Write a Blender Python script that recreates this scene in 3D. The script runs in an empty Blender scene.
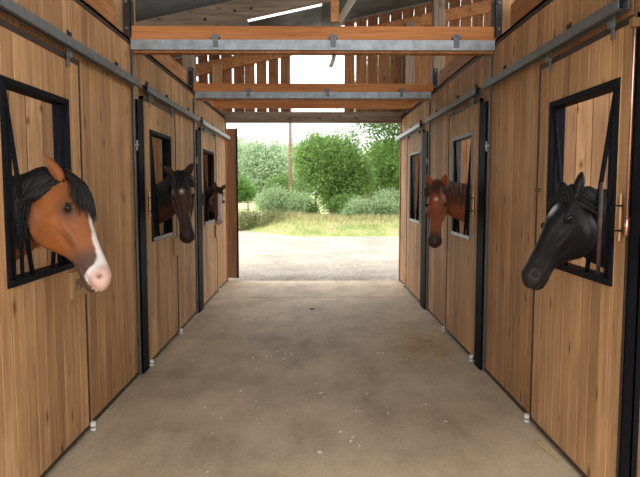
import bpy, bmesh, math, random
import numpy as np
from mathutils import Vector, Matrix, noise as mnoise

random.seed(7); rng = np.random.default_rng(7)
scene = bpy.context.scene
COL = scene.collection
PI = math.pi

# ------------------------------------------------------------------ helpers
def tag(o, label=None, cat=None, group=None, kind=None):
    if label: o['label'] = label
    if cat: o['category'] = cat
    if group: o['group'] = group
    if kind: o['kind'] = kind
    return o

def empty(name, loc, label, cat, group=None, rot=(0, 0, 0)):
    o = bpy.data.objects.new(name, None); COL.objects.link(o)
    o.location = loc; o.rotation_euler = rot; o.empty_display_size = .1
    return tag(o, label, cat, group)

def link_mesh(name, me, mat, parent=None, bevel=0, smooth=False):
    o = bpy.data.objects.new(name, me); COL.objects.link(o)
    if mat: me.materials.append(mat)
    if parent: o.parent = parent
    if smooth:
        for p in me.polygons: p.use_smooth = True
    if bevel:
        m = o.modifiers.new('bevel', 'BEVEL'); m.width = bevel; m.segments = 1; m.limit_method = 'ANGLE'
    return o

class MB:
    """collects shapes given in world metres; build() moves them to the parent's frame"""
    def __init__(self): self.v = []; self.f = []
    def add(self, vs, fs):
        n = len(self.v); self.v += [tuple(p) for p in vs]; self.f += [tuple(n + i for i in f) for f in fs]; return self
    def box(self, x0, x1, y0, y1, z0, z1):
        x0, x1 = min(x0, x1), max(x0, x1); y0, y1 = min(y0, y1), max(y0, y1); z0, z1 = min(z0, z1), max(z0, z1)
        vs = [(x, y, z) for x in (x0, x1) for y in (y0, y1) for z in (z0, z1)]
        return self.add(vs, [(0, 1, 3, 2), (4, 6, 7, 5), (0, 4, 5, 1), (2, 3, 7, 6), (0, 2, 6, 4), (1, 5, 7, 3)])
    def bar(self, a, b, w, h, up=(0, 0, 1)):
        a = Vector(a); b = Vector(b); d = (b - a).normalized(); u = Vector(up)
        if abs(d.dot(u)) > .98: u = Vector((1, 0, 0))
        s = d.cross(u).normalized(); u = s.cross(d).normalized()
        vs = [p + s * (sx * w / 2) + u * (sy * h / 2) for p in (a, b) for sx, sy in ((-1, -1), (1, -1), (1, 1), (-1, 1))]
        return self.add(vs, [(3, 2, 1, 0), (4, 5, 6, 7), (0, 1, 5, 4), (1, 2, 6, 5), (2, 3, 7, 6), (3, 0, 4, 7)])
    def tube(self, pts, r, n=10, caps=True):
        pts = [Vector(p) for p in pts]; m = len(pts)
        rs = r if isinstance(r, (list, tuple)) else [r] * m
        d0 = (pts[1] - pts[0]).normalized()
        ref = Vector((0, 0, 1)) if abs(d0.z) < .9 else Vector((1, 0, 0))
        vs = []
        for i, p in enumerate(pts):
            d = (pts[min(i + 1, m - 1)] - pts[max(i - 1, 0)]).normalized()
            s = d.cross(ref)
            if s.length < 1e-4: s = d.cross(Vector((0, 1, 0)))
            s.normalize(); u = s.cross(d).normalized()
            vs += [p + s * (math.cos(2 * PI * k / n) * rs[i]) + u * (math.sin(2 * PI * k / n) * rs[i]) for k in range(n)]
        fs = [(i * n + k, i * n + (k + 1) % n, (i + 1) * n + (k + 1) % n, (i + 1) * n + k) for i in range(m - 1) for k in range(n)]
        if caps: fs += [tuple(range(n - 1, -1, -1)), tuple((m - 1) * n + k for k in range(n))]
        return self.add(vs, fs)
    def build(self, name, mat, parent=None, bevel=0, smooth=False):
        off = Vector((0, 0, 0)); inv = None
        if parent is not None:
            par = parent; M = Matrix.Identity(4)
            chain = []
            while par is not None:
                chain.append(par); par = par.parent
            for q in reversed(chain): M = M @ Matrix.LocRotScale(q.location, q.rotation_euler, q.scale)
            inv = M.inverted()
        vs = [tuple(inv @ Vector(v)) for v in self.v] if inv is not None else self.v
        me = bpy.data.meshes.new(name); me.from_pydata(vs, [], self.f); me.update()
        bm = bmesh.new(); bm.from_mesh(me); bmesh.ops.recalc_face_normals(bm, faces=bm.faces); bm.to_mesh(me); bm.free()
        return link_mesh(name, me, mat, parent, bevel, smooth)

# ------------------------------------------------------------------ materials
def new_mat(name):
    m = bpy.data.materials.new(name); m.use_nodes = True
    nt = m.node_tree; b = nt.nodes['Principled BSDF']
    return m, nt, b
def ramp(nt, stops):
    r = nt.nodes.new('ShaderNodeValToRGB'); e = r.color_ramp.elements
    while len(e) < len(stops): e.new(.5)
    for i, (p, c) in enumerate(stops): e[i].position = p; e[i].color = (*c, 1)
    return r
def mixc(nt, typ, fac, a, b):
    m = nt.nodes.new('ShaderNodeMix'); m.data_type = 'RGBA'; m.blend_type = typ
    for s, v in ((0, fac), (6, a), (7, b)):
        if isinstance(v, bpy.types.NodeSocket): nt.links.new(v, m.inputs[s])
        elif isinstance(v, (int, float)): m.inputs[s].default_value = v if s == 0 else (v, v, v, 1)
        else: m.inputs[s].default_value = (*v, 1)
    return m.outputs[2]
def noise_n(nt, vec, scale, detail=4, rough=.6):
    n = nt.nodes.new('ShaderNodeTexNoise'); n.inputs['Scale'].default_value = scale
    n.inputs['Detail'].default_value = detail; n.inputs['Roughness'].default_value = rough
    if vec is not None: nt.links.new(vec, n.inputs['Vector'])
    return n
def mapping(nt, vec, scale):
    m = nt.nodes.new('ShaderNodeMapping'); m.inputs['Scale'].default_value = scale
    nt.links.new(vec, m.inputs['Vector']); return m.outputs[0]
def bump(nt, b, h, strength, dist=.01):
    n = nt.nodes.new('ShaderNodeBump'); n.inputs['Strength'].default_value = strength; n.inputs['Distance'].default_value = dist
    nt.links.new(h, n.inputs['Height']); nt.links.new(n.outputs[0], b.inputs['Normal'])

def wood(name, light, mid, dark, axis='Z', knots=True, var=.35, rough=.7, stain=0.0):
    m, nt, b = new_mat(name); L = nt.links.new
    tc = nt.nodes.new('ShaderNodeTexCoord'); geo = nt.nodes.new('ShaderNodeNewGeometry')
    mul = nt.nodes.new('ShaderNodeMath'); mul.operation = 'MULTIPLY'; mul.inputs[1].default_value = 37.0
    L(geo.outputs['Random Per Island'], mul.inputs[0])
    comb = nt.nodes.new('ShaderNodeCombineXYZ')
    for i in range(3): L(mul.outputs[0], comb.inputs[i])
    add = nt.nodes.new('ShaderNodeVectorMath'); add.operation = 'ADD'; L(tc.outputs['Object'], add.inputs[0]); L(comb.outputs[0], add.inputs[1])
    v = add.outputs[0]
    along = {'Z': 2, 'X': 0, 'Y': 1}[axis]
    def sc(a, l):
        s = [a, a, a]; s[along] = l; return tuple(s)
    grain = noise_n(nt, mapping(nt, v, sc(9, .55)), 3.0, 6, .62)
    fine = noise_n(nt, mapping(nt, v, sc(60, 1.6)), 2.0, 4, .6)
    patch = noise_n(nt, mapping(nt, v, sc(3.0, .8)), 1.3, 3, .55)
    r = ramp(nt, [(.30, dark), (.48, mid), (.68, light)]); L(grain.outputs[0], r.inputs[0])
    c = r.outputs[0]
    rf = ramp(nt, [(.3, (.78, .76, .74)), (.65, (1.08, 1.07, 1.06))]); L(fine.outputs[0], rf.inputs[0])
    c = mixc(nt, 'MULTIPLY', .8, c, rf.outputs[0])
    rp = ramp(nt, [(.3, (.80, .76, .72)), (.7, (1.12, 1.12, 1.12))]); L(patch.outputs[0], rp.inputs[0])
    c = mixc(nt, 'MULTIPLY', .9, c, rp.outputs[0])
    ri = ramp(nt, [(0, (1 - var, 1 - var * 1.12, 1 - var * 1.25)), (1, (1.1, 1.1, 1.1))])
    # island value decorrelated from the offset
    f = nt.nodes.new('ShaderNodeMath'); f.operation = 'FRACT'; m7 = nt.nodes.new('ShaderNodeMath'); m7.operation = 'MULTIPLY'; m7.inputs[1].default_value = 7.31
    L(geo.outputs['Random Per Island'], m7.inputs[0]); L(m7.outputs[0], f.inputs[0]); L(f.outputs[0], ri.inputs[0])
    c = mixc(nt, 'MULTIPLY', 1, c, ri.outputs[0])
    if knots:
        vo = nt.nodes.new('ShaderNodeTexVoronoi'); vo.inputs['Scale'].default_value = 1.0
        L(mapping(nt, v, sc(7.5, 3.2)), vo.inputs['Vector'])
        rk = ramp(nt, [(.05, (.22, .13, .08)), (.10, (.62, .48, .38)), (.2, (1, 1, 1))]); L(vo.outputs['Distance'], rk.inputs[0])
        c = mixc(nt, 'MULTIPLY', .85, c, rk.outputs[0])
    if stain:
        st = noise_n(nt, tc.outputs['Object'], 1.1, 5, .6)
        rs = ramp(nt, [(.42, (.62, .56, .5)), (.6, (1, 1, 1))]); L(st.outputs[0], rs.inputs[0])
        c = mixc(nt, 'MULTIPLY', stain, c, rs.outputs[0])
    L(c, b.inputs['Base Color']); b.inputs['Roughness'].default_value = rough
    b.inputs['Specular IOR Level'].default_value = .3
    bump(nt, b, grain.outputs[0], .25, .004)
    return m

def plain(name, col, rough=.5, metal=0, nscale=30, namt=.15, bumpv=0, coat=0):
    m, nt, b = new_mat(name)
    tc = nt.nodes.new('ShaderNodeTexCoord'); n = noise_n(nt, tc.outputs['Object'], nscale, 4, .6)
    r = ramp(nt, [(.3, (1 - namt,) * 3), (.7, (1 + namt * .4,) * 3)]); nt.links.new(n.outputs[0], r.inputs[0])
    nt.links.new(mixc(nt, 'MULTIPLY', 1, col, r.outputs[0]), b.inputs['Base Color'])
    b.inputs['Roughness'].default_value = rough; b.inputs['Metallic'].default_value = metal
    b.inputs['Coat Weight'].default_value = coat
    if bumpv: bump(nt, b, n.outputs[0], bumpv, .01)
    return m

M = {}
M['boards'] = wood('stall_boards', (.62, .385, .20), (.52, .305, .15), (.37, .20, .09), var=.2, stain=.5)
M['door_boards'] = wood('door_boards', (.64, .405, .215), (.54, .33, .165), (.40, .225, .105), var=.18, stain=.45)
M['beam'] = wood('beam_orange', (.66, .29, .11), (.58, .235, .08), (.42, .15, .045), axis='X', knots=False, var=.12)
M['plate'] = wood('plate_timber', (.55, .27, .11), (.45, .20, .075), (.28, .11, .04), axis='Y', var=.15)
M['post'] = wood('post_timber', (.50, .31, .16), (.42, .24, .12), (.26, .13, .06), var=.15)
M['grey_post'] = wood('weathered_post', (.34, .27, .21), (.27, .2, .15), (.16, .11, .08), var=.1)
M['old'] = wood('weathered_rafter', (.40, .33, .26), (.33, .26, .20), (.2, .14, .1), axis='X', var=.1)
M['gable'] = wood('gable_boards', (.40, .19, .085), (.31, .135, .055), (.18, .07, .028), var=.3)
M['leaf_door'] = wood('brown_door', (.44, .26, .14), (.36, .20, .10), (.24, .12, .06), var=.2, knots=False)
M['plaque'] = wood('plaque_wood', (.52, .34, .18), (.45, .29, .14), (.36, .21, .10), knots=False, var=.1)
M['dark_ink'] = plain('dark_marking', (.15, .105, .07), .8)
M['black'] = plain('black_steel', (.010, .011, .014), .6, 0, 20, .3)
M['dark_iron'] = plain('dark_iron', (.035, .03, .028), .5, .3, 20, .3)
M['strip'] = plain('dark_edge_strip', (.045, .03, .022), .6, .2, 20, .3)
M['galv'] = plain('galvanised_steel', (.36, .40, .43), .5, .5, 14, .3)
M['galv_dull'] = plain('dull_galvanised', (.17, .185, .195), .55, .4, 14, .3)
M['copper'] = plain('copper_rod', (.62, .38, .28), .22, .9, 20, .2)
M['brass'] = plain('old_brass', (.45, .27, .13), .4, .7, 20, .2)
M['rust'] = plain('rusty_bar', (.10, .055, .035), .6, .3, 25, .5)
M['white'] = plain('white_plastic', (.8, .8, .78), .45, 0, 20, .08)
M['cream'] = plain('cream_cover', (.75, .73, .66), .4, 0, 20, .08)
M['rope'] = plain('grey_strap', (.34, .34, .33), .8, 0, 60, .3)
M['roof'] = plain('roof_sheet', (.16, .18, .19), .5, .35, 3, .35)
M['eye'] = plain('eye_black', (.010, .007, .005), .22, 0, 10, .05)

def concrete():
    m, nt, b = new_mat('concrete'); L = nt.links.new
    tc = nt.nodes.new('ShaderNodeTexCoord'); o = tc.outputs['Object']
    a = noise_n(nt, o, .9, 8, .62); f = noise_n(nt, o, 45, 5, .7); s = noise_n(nt, mapping(nt, o, (1, .45, 1)), 3.2, 6, .65)
    r = ramp(nt, [(.32, (.40, .31, .21)), (.5, (.53, .425, .30)), (.7, (.66, .54, .395))]); L(a.outputs[0], r.inputs[0])
    r2 = ramp(nt, [(.30, (.74, .71, .66)), (.52, (1, .99, .97)), (.72, (1.16, 1.15, 1.13))]); L(s.outputs[0], r2.inputs[0])
    r3 = ramp(nt, [(.3, (.78, .77, .75)), (.7, (1.1, 1.1, 1.1))]); L(f.outputs[0], r3.inputs[0])
    c = mixc(nt, 'MULTIPLY', .9, r.outputs[0], r2.outputs[0]); c = mixc(nt, 'MULTIPLY', .9, c, r3.outputs[0])
    L(c, b.inputs['Base Color']); b.inputs['Roughness'].default_value = .75
    bump(nt, b, f.outputs[0], .3, .006)
    return m
M['concrete'] = concrete()
def gravel():
    m, nt, b = new_mat('gravel'); L = nt.links.new
    tc = nt.nodes.new('ShaderNodeTexCoord'); o = tc.outputs['Object']
    vo = nt.nodes.new('ShaderNodeTexVoronoi'); vo.inputs['Scale'].default_value = 22; L(o, vo.inputs['Vector'])
    n = noise_n(nt, o, .8, 6, .6); n2 = noise_n(nt, o, 9, 4, .7)
    r = ramp(nt, [(.3, (.25, .21, .165)), (.6, (.38, .345, .29))]); L(n.outputs[0], r.inputs[0])
    r2 = ramp(nt, [(0, (.7, .7, .7)), (1, (1.2, 1.2, 1.2))]); L(vo.outputs['Color'], r2.inputs[0])
    c = mixc(nt, 'MULTIPLY', .7, r.outputs[0], r2.outputs[0])
    r3 = ramp(nt, [(.35, (.72, .70, .66)), (.6, (1.05, 1.05, 1.05))]); L(n2.outputs[0], r3.inputs[0])
    c = mixc(nt, 'MULTIPLY', .8, c, r3.outputs[0])
    L(c, b.inputs['Base Color']); b.inputs['Roughness'].default_value = .9
    bump(nt, b, vo.outputs['Distance'], .5, .02)
    return m
M['gravel'] = gravel()
def ground_mat(name, a, b_, c_, scale=1.2):
    m, nt, b = new_mat(name); L = nt.links.new
    tc = nt.nodes.new('ShaderNodeTexCoord')
    n = noise_n(nt, tc.outputs['Object'], scale, 6, .65)
    r = ramp(nt, [(.35, a), (.5, b_), (.65, c_)]); L(n.outputs[0], r.inputs[0])
    L(r.outputs[0], b.inputs['Base Color']); b.inputs['Roughness'].default_value = .95
    b.inputs['Specular IOR Level'].default_value = .1
    return m
M['turf'] = ground_mat('turf', (.15, .20, .06), (.24, .27, .10), (.34, .27, .16))
M['meadow'] = ground_mat('meadow', (.33, .40, .16), (.40, .45, .20), (.45, .47, .24), .3)
def leafy(name, c0, c1, trans=.35):
    m, nt, b = new_mat(name); L = nt.links.new
    geo = nt.nodes.new('ShaderNodeNewGeometry')
    r = ramp(nt, [(0, c0), (1, c1)]); L(geo.outputs['Random Per Island'], r.inputs[0])
    L(r.outputs[0], b.inputs['Base Color']); b.inputs['Roughness'].default_value = .6
    b.inputs['Specular IOR Level'].default_value = .25
    t = nt.nodes.new('ShaderNodeBsdfTranslucent'); L(r.outputs[0], t.inputs['Color'])
    mx = nt.nodes.new('ShaderNodeMixShader'); mx.inputs[0].default_value = trans
    L(b.outputs[0], mx.inputs[1]); L(t.outputs[0], mx.inputs[2])
    L(mx.outputs[0], nt.nodes['Material Output'].inputs['Surface'])
    return m
M['leaf_mid'] = leafy('leaf_mid', (.10, .21, .05), (.31, .45, .13), .45)
M['leaf_dark'] = leafy('leaf_dark', (.045, .11, .025), (.20, .34, .075), .4)
M['leaf_pale'] = leafy('leaf_pale', (.17, .27, .11), (.42, .53, .30), .4)
M['leaf_far'] = leafy('leaf_far', (.26, .37, .20), (.52, .62, .42), .45)  # distance haze is put into this pale leaf colour
M['brush'] = leafy('leaf_brush', (.10, .17, .04), (.30, .27, .14), .3)
M['grass'] = leafy('grass_blade', (.20, .27, .08), (.55, .44, .26), .3)
M['straw'] = leafy('straw', (.42, .28, .10), (.75, .56, .28), .1)
M['chip'] = leafy('pale_chips', (.6, .54, .44), (.85, .8, .7), 0)
M['bark'] = plain('bark', (.16, .11, .08), .9, 0, 12, .5, .4)
M['pole'] = plain('pole_wood', (.22, .14, .10), .85, 0, 8, .4)

M['black'].node_tree.nodes['Principled BSDF'].inputs['Specular IOR Level'].default_value = .2
M['black'].node_tree.nodes['Principled BSDF'].inputs['IOR'].default_value = 1.2
# ------------------------------------------------------------------ camera, world, view
cam_d = bpy.data.cameras.new('camera'); cam = bpy.data.objects.new('camera', cam_d); COL.objects.link(cam)
cam_d.lens = 33.75; cam_d.sensor_width = 36; cam_d.clip_start = .05; cam_d.clip_end = 600
cam.location = (0, 0, 1.62)
cam.rotation_euler = (math.radians(90 - 4.716), 0, math.radians(-.62))
cam_d.dof.use_dof = True; cam_d.dof.focus_distance = 4.2; cam_d.dof.aperture_fstop = 4.5
scene.camera = cam

w = bpy.data.worlds.new('overcast'); scene.world = w; w.use_nodes = True
nt = w.node_tree; bg = nt.nodes['Background']
tc = nt.nodes.new('ShaderNodeTexCoord'); sep = nt.nodes.new('ShaderNodeSeparateXYZ'); nt.links.new(tc.outputs['Generated'], sep.inputs[0])
nz = noise_n(nt, tc.outputs['Generated'], 2.0, 4, .5)
rs = ramp(nt, [(.35, (.93, .935, .94)), (.65, (1, 1, 1))]); nt.links.new(nz.outputs[0], rs.inputs[0])
nt.links.new(rs.outputs[0], bg.inputs[0]); bg.inputs[1].default_value = 1.0
scene.view_settings.view_transform = 'Standard'; scene.view_settings.look = 'None'
scene.view_settings.gamma = 1; scene.view_settings.use_curve_mapping = False
scene.view_settings.exposure = EXPO = 1.68
scene.cycles.use_denoising = True
scene.cycles.max_bounces = 10; scene.cycles.diffuse_bounces = 6

sun_d = bpy.data.lights.new('sun', 'SUN'); sun_d.energy = .9; sun_d.angle = math.radians(25); sun_d.color = (1, .97, .9)
sun = bpy.data.objects.new('sun', sun_d); COL.objects.link(sun); sun.rotation_euler = (math.radians(22), math.radians(-18), 0)

# ------------------------------------------------------------------ barn dimensions (x across, y into the picture, z up)
WX = 1.53                      # inner face of the stall fronts
Y0 = 1.1; Y1 = 10.55         # barn from its unseen near end, set for daylight inside, to its far end
BX = 4.5                      # outer walls
TOP = 2.845                    # top of the stall fronts
def roof_h(x): return 4.40 + .216 * x

# floor: concrete slabs with joints
mb = MB(); ys = [-3.0, 2.85, 5.72, 8.9, Y1]
for a, b_ in zip(ys[:-1], ys[1:]):
    mb.box(-BX - .1, BX + .1, a + .006, b_ - .006, -.12, 0)
fl = mb.build('floor', M['concrete'], bevel=.004); tag(fl, kind='structure')
sub = MB().box(-BX - .1, BX + .1, -3.0, Y1, -.2, -.13).build('floor', M['dark_iron']); tag(sub, kind='structure')

# stall fronts: upright boards
def boards(mb, side, y0, y1, z0, z1, thick=.03, bw=.142, face=WX, holes=()):
    """upright boards in the plane x = side*face, outward from the aisle; holes = (ya, yb, za, zb)"""
    n = max(1, round((y1 - y0) / bw)); wv = (y1 - y0) / n
    xa, xb = side * face, side * (face + thick)
    for i in range(n):
        a, b_ = y0 + i * wv + .0012, y0 + (i + 1) * wv - .0012
        segs = [(a, b_, z0, z1)]
        for (ha, hb, hz0, hz1) in holes:
            out = []
            for (p, q, r_, s) in segs:
                if q <= ha or p >= hb: out.append((p, q, r_, s)); continue
                if p < ha: out.append((p, ha, r_, s))
                if q > hb: out.append((hb, q, r_, s))
                p2, q2 = max(p, ha), min(q, hb)
                if r_ < hz0: out.append((p2, q2, r_, hz0))
                if s > hz1: out.append((p2, q2, hz1, s))
            segs = out
        for (p, q, r_, s) in segs:
            if q - p > .004: mb.box(xa, xb, p, q, r_, s)

# bays: (post y0, post y1), (door y0, door y1), (window y0, window y1)
BAYS = {
 -1: [dict(post=(2.48, 2.58), door=(2.60, 3.93), win=(2.93, 3.74)),
      dict(post=(5.19, 5.35), door=(5.36, 6.60), win=(5.57, 6.38)),
      dict(post=(7.80, 8.05), door=(8.07, 9.32), win=(8.24, 9.10))],
  1: [dict(post=(2.725, 2.825), door=(2.835, 4.03), win=(2.97, 3.84)),
      dict(post=(5.26, 5.44), door=(5.46, 6.70), win=(5.68, 6.50)),
      dict(post=(7.98, 8.28), door=(8.30, 9.66), win=(8.42, 9.36))]}
for side, nm in ((-1, 'wall_left'), (1, 'wall_right')):
    mb = MB(); bays = BAYS[side]
    holes = [(b['door'][0] + .06, b['door'][1] - .06, 0, 2.40) for b in bays]
    boards(mb, side, Y0, Y1, 0.015, TOP, holes=holes)
    # framing rail behind
    mb.box(side * (WX + .03), side * (WX + .08), Y0, Y1, TOP - .10, TOP)
    for b in bays:
        mb.box(side * (WX + .03), side * (WX + .09), b['door'][1] - .06, b['door'][1], .015, TOP)
        mb.box(side * (WX + .03), side * (WX + .09), b['door'][0], b['door'][0] + .06, .015, TOP)
    o = mb.build(nm, M['boards'], bevel=.003); tag(o, kind='structure')
    # steel edging along the top of the stall front
    e = MB().box(side * (WX - .008), side * (WX + .09), Y0, Y1, TOP, TOP + .02).box(side * (WX - .008), side * WX, Y0, Y1, TOP - .025, TOP + .02)
    tag(e.build('trim_1' if side < 0 else 'trim_2', M['strip']), kind='structure')
    e = MB().box(side * (WX - .005), side * (WX + .03), Y0, Y1, 0, .03)
    tag(e.build('trim_3' if side < 0 else 'trim_4', M['strip']), kind='structure')
    # unseen outer wall, opened under the eave to admit daylight; partitions between the stalls
    mb = MB(); boards(mb, side, Y0, Y1, 0, 1.45, face=BX)
    mb.box(side * BX, side * (BX + .08), Y0, Y1, 1.45, 1.53)
    tag(mb.build(nm, M['boards'], bevel=.003), kind='structure')
    for yy in (Y0, 2.72, 5.28 if side < 0 else 5.38, 7.98 if side < 0 else 8.12):
        mb = MB(); n = 20; wv = (BX - WX - .12) / n
        for i in range(n):
            a = WX + .1 + i * wv
            mb.box(side * (a + .0015), side * (a + wv - .0015), yy, yy + .03, 0.01, 2.78 if yy > 3 else 1.3)  # nearest partitions, out of view, are cut low to brighten the stalls
        zt_ = 2.62 if yy > 3 else 1.2
        mb.box(side * (WX + .1), side * BX, yy + .03, yy + .07, zt_, zt_ + .1)
        tag(mb.build(nm, M['boards'], bevel=.003), kind='structure')

# gable end
gx = [-.585, -.793, -.998, -1.19, -1.39, -1.6, -1.8, -2.0]
def gable_part(mb, xa, xb, z0, gap):
    """one upright gable board with its top cut to the roof slope"""
    xa += gap / 2; xb -= gap / 2
    if z0 >= roof_h(xa) - .05: return
    vs = []
    for y in (Y1 + .02, Y1 + .045):
        vs += [(xa, y, z0), (xb, y, z0), (xb, y, roof_h(xb) - .03), (xa, y, roof_h(xa) - .03)]
    mb.add(vs, [(0, 1, 2, 3), (7, 6, 5, 4), (0, 4, 5, 1), (1, 5, 6, 2), (2, 6, 7, 3), (3, 7, 4, 0)])
mb = MB()
edges = [-.40] + [-.585, -.793, -.998, -1.19, -1.39, -1.6] 
wid = [0, .034, .03, .03, .004, .028, .012]
for i in range(len(edges) - 1):
    xb = edges[i] - wid[i] / 2; xa = edges[i + 1] + wid[i + 1] / 2
    gable_part(mb, xa, xb, 2.80, 0)
x = -1.6 - .006
for k in range(15):
    g = .03 if k in (1, 2) else .008
    gable_part(mb, x - .2, x, 2.82 if k < 1 else 0.02, g); x -= .2
e2 = [.535, .725, .928, 1.12, 1.325, 1.53]; w2 = [0, .026, .012, .011, .011, .004]
for i in range(len(e2) - 1):
    gable_part(mb, e2[i] + w2[i] / 2, e2[i + 1] - w2[i + 1] / 2, 2.82, 0)
x = 1.53
for k in range(15):
    gable_part(mb, x, x + .2, 0.02, .008); x += .2
tag(mb.build('wall_far', M['gable'], bevel=.002), kind='structure')

# end of the stall fronts, pale lining boards
for side in (-1, 1):
    mb = MB().box(side * (WX - .02), side * (WX + .12), Y1 - .03, Y1 + .02, 0, 2.8)
    tag(mb.build('trim_5' if side < 0 else 'trim_6', M['door_boards'], bevel=.003), kind='structure')

# roof: corrugated sheets, ridges running up the slope, with one open slot
def roof():
    mb = MB(); per = .10; xs = [-5.0, -1.0, .13, 5.0]
    y = Y0 - .25; rows = []
    while y < Y1 + .35:
        rows.append(y); y += per / 8
    base = 0
    for ci in range(3):
        xa, xb = xs[ci], xs[ci + 1]
        strip_v = []
        for yy in rows:
            h = .010 * math.sin(2 * PI * yy / per)
            strip_v += [(xa, yy, roof_h(xa) + h), (xb, yy, roof_h(xb) + h)]
        fs = []
        for i in range(len(rows) - 1):
            if ci == 1 and 9.27 < rows[i] < 9.45: continue
            fs.append((2 * i, 2 * i + 1, 2 * i + 3, 2 * i + 2))
        mb.add(strip_v, fs)
    o = mb.build('ceiling', M['roof']); 
    s = o.modifiers.new('solid', 'SOLIDIFY'); s.thickness = .004; s.offset = 1
    for p in o.data.polygons: p.use_smooth = True
    tag(o, kind='structure')
roof()

# rafters, posts and plates
def rafter(y, depth, thick, label, mat, x0=-4.9, x1=4.9, drop=.03):
    vs = []
    for yy in (y - thick / 2, y + thick / 2):
        for (xx, dz) in ((x0, -drop - depth), (x1, -drop - depth), (x1, -drop), (x0, -drop)):
            vs.append((xx, yy, roof_h(xx) + dz))
    mb = MB().add(vs, [(0, 1, 2, 3), (7, 6, 5, 4), (0, 4, 5, 1), (1, 5, 6, 2), (2, 6, 7, 3), (3, 7, 4, 0)])
    e = empty('rafter', (0, y, roof_h(0) - depth), label, 'rafter')
    mb.build('timber', mat, e, bevel=.006)
    return e
r1 = rafter(8.32, .27, .10, 'broad weathered grey rafter sloping under the roof above the second crossbeam', M['old'])
for bx in (-1.05, -.83, -.45, -1.45, -.1):
    zz = roof_h(bx) - .16 + random.uniform(-.05, .05)
    MB().tube([(bx, 8.25, zz), (bx, 8.275, zz)], .018, 8).build('bolt', M['dark_iron'], r1)
rafter(5.22, .26, .10, 'weathered rafter high overhead directly above the nearest crossbeam', M['old'])
rafter(10.50, .20, .08, 'sloping brown gable rafter lying against the far gable boards', M['plate'], drop=.22)

def post(side, ya, yb, xin, wdt, z0, label, mat, bracket=True):
    e = empty('timber_post', (side * (xin + wdt / 2), (ya + yb) / 2, z0), label, 'post')
    x0 = side * xin; x1 = side * (xin + wdt)
    MB().box(x0, x1, ya, yb, z0, roof_h(min(x0, x1)) - .3).build('upright', mat, e, bevel=.006)
    if bracket:
        br = None
        xb = side * (xin - .012)
        # dark steel angle with two bolts, facing the camera and the aisle
        MB().box(side * (xin - .006), side * (xin + .055), ya - .03, ya - .024, TOP + .03, TOP + .34).box(side * (xin - .006), side * xin, ya - .03, ya + .07, TOP + .03, TOP + .34).build('steel_bracket', M['dark_iron'], e)
        br = e.children[-1] if len(e.children) else e
        for k in (.07, .28):
            MB().tube([(side * (xin + .025), ya - .045, TOP + .03 + k), (side * (xin + .025), ya - .028, TOP + .03 + k)], .012, 8).build('bolt', M['galv_dull'], e)
    return e
post(-1, 5.13, 5.27, 1.515, .15, TOP + .02, 'pale timber post with black bolted bracket above left end of nearest crossbeam', M['post'])
post(1, 5.13, 5.27, 1.515, .15, TOP + .02, 'pale timber post with black bolted bracket above right end of nearest crossbeam', M['post'])
post(-1, 7.95, 8.08, 1.56, .14, TOP + .02, 'grey weathered post standing above left wall beside the second crossbeam', M['grey_post'])
post(1, 7.97, 8.1, 1.56, .15, TOP + .02, 'grey weathered post standing above right wall beside the second crossbeam', M['grey_post'])
post(1, 10.38, 10.5, 1.56, .16, TOP + .02, 'grey weathered stud against the far gable, right of the bright opening', M['grey_post'], False)
post(-1, 10.38, 10.5, 1.56, .16, TOP + .02, 'weathered stud against the far gable at the left wall end', M['post'], False)
for side, sn in ((-1, 'left'), (1, 'right')):
    for (a, b_, lab) in ((5.3, 7.84, f'rough timber plate on top of {sn} wall between the first and second crossbeams'),
                         (8.14, 10.36, f'rough timber plate on top of {sn} wall beyond the second crossbeam'),
                         (Y0, 5.05, f'rough timber plate on top of {sn} wall, nearer than the first crossbeam')):
        e = empty('wall_plate', (side * 1.7, (a + b_) / 2, 2.9), lab, 'timber')
        MB().box(side * 1.62, side * 1.74, a, b_, 2.95, 3.13).build('timber', M['plate'], e, bevel=.005)
        for q in (a + .15, b_ - .25): MB().box(side * 1.62, side * 1.74, q, q + .1, TOP + .02, 2.95).build('packing_block', M['post'], e, bevel=.004)

# crossbeams
def crossbeam(y, z0, label, clips=(), rail=True, thick=.10, x0=-1.54, x1=1.54, zt=None, mat=None):
    zt = zt or z0 + .125
    e = empty('crossbeam', (0, y, z0), label, 'beam')
    if not rail:
        bpy.data.objects.remove(e)
        return tag(MB().box(x0, x1, y, y + thick, z0, zt).build('crossbeam', mat or M['beam'], bevel=.005), label, 'beam')
    MB().box(x0, x1, y, y + thick, z0, zt).build('timber', mat or M['beam'], e, bevel=.005)
    if rail:
        # galvanised C channel: front web, top and bottom flanges
        c = MB().box(x0 + .03, x1 - .03, y - .03, y - .022, z0 - .082, z0 + .0)
        c.box(x0 + .03, x1 - .03, y - .022, y + .06, z0 - .008, z0)
        c.box(x0 + .03, x1 - .03, y - .022, y + .05, z0 - .082, z0 - .074)
        c.build('steel_channel', M['galv'], e)
        MB().box(x0 + .04, x1 - .04, y - .0, y + .09, z0 - .1, z0 - .083).build('packing_strip', M['plate'], e)
        for cx in clips:
            k = MB().box(cx - .022, cx + .022, y - .038, y - .030, z0 - .06, z0 + .045).box(cx - .035, cx + .035, y - .034, y - .002, z0 + .012, z0 + .03)
            k = k.build('clip', M['galv_dull'], e)
            MB().tube([(cx, y - .05, z0 + .035), (cx, y - .036, z0 + .035)], .01, 8).build('bolt', M['galv_dull'], k)
    return e
crossbeam(5.12, 2.852, 'nearest orange timber crossbeam with bright galvanised channel', (-.81, .165, 1.19), zt=2.972)
crossbeam(7.83, 2.858, 'second crossbeam, orange timber with galvanised channel beneath the bright gable opening', (-.83, .18, 1.13), thick=.1, zt=2.968)
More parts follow.
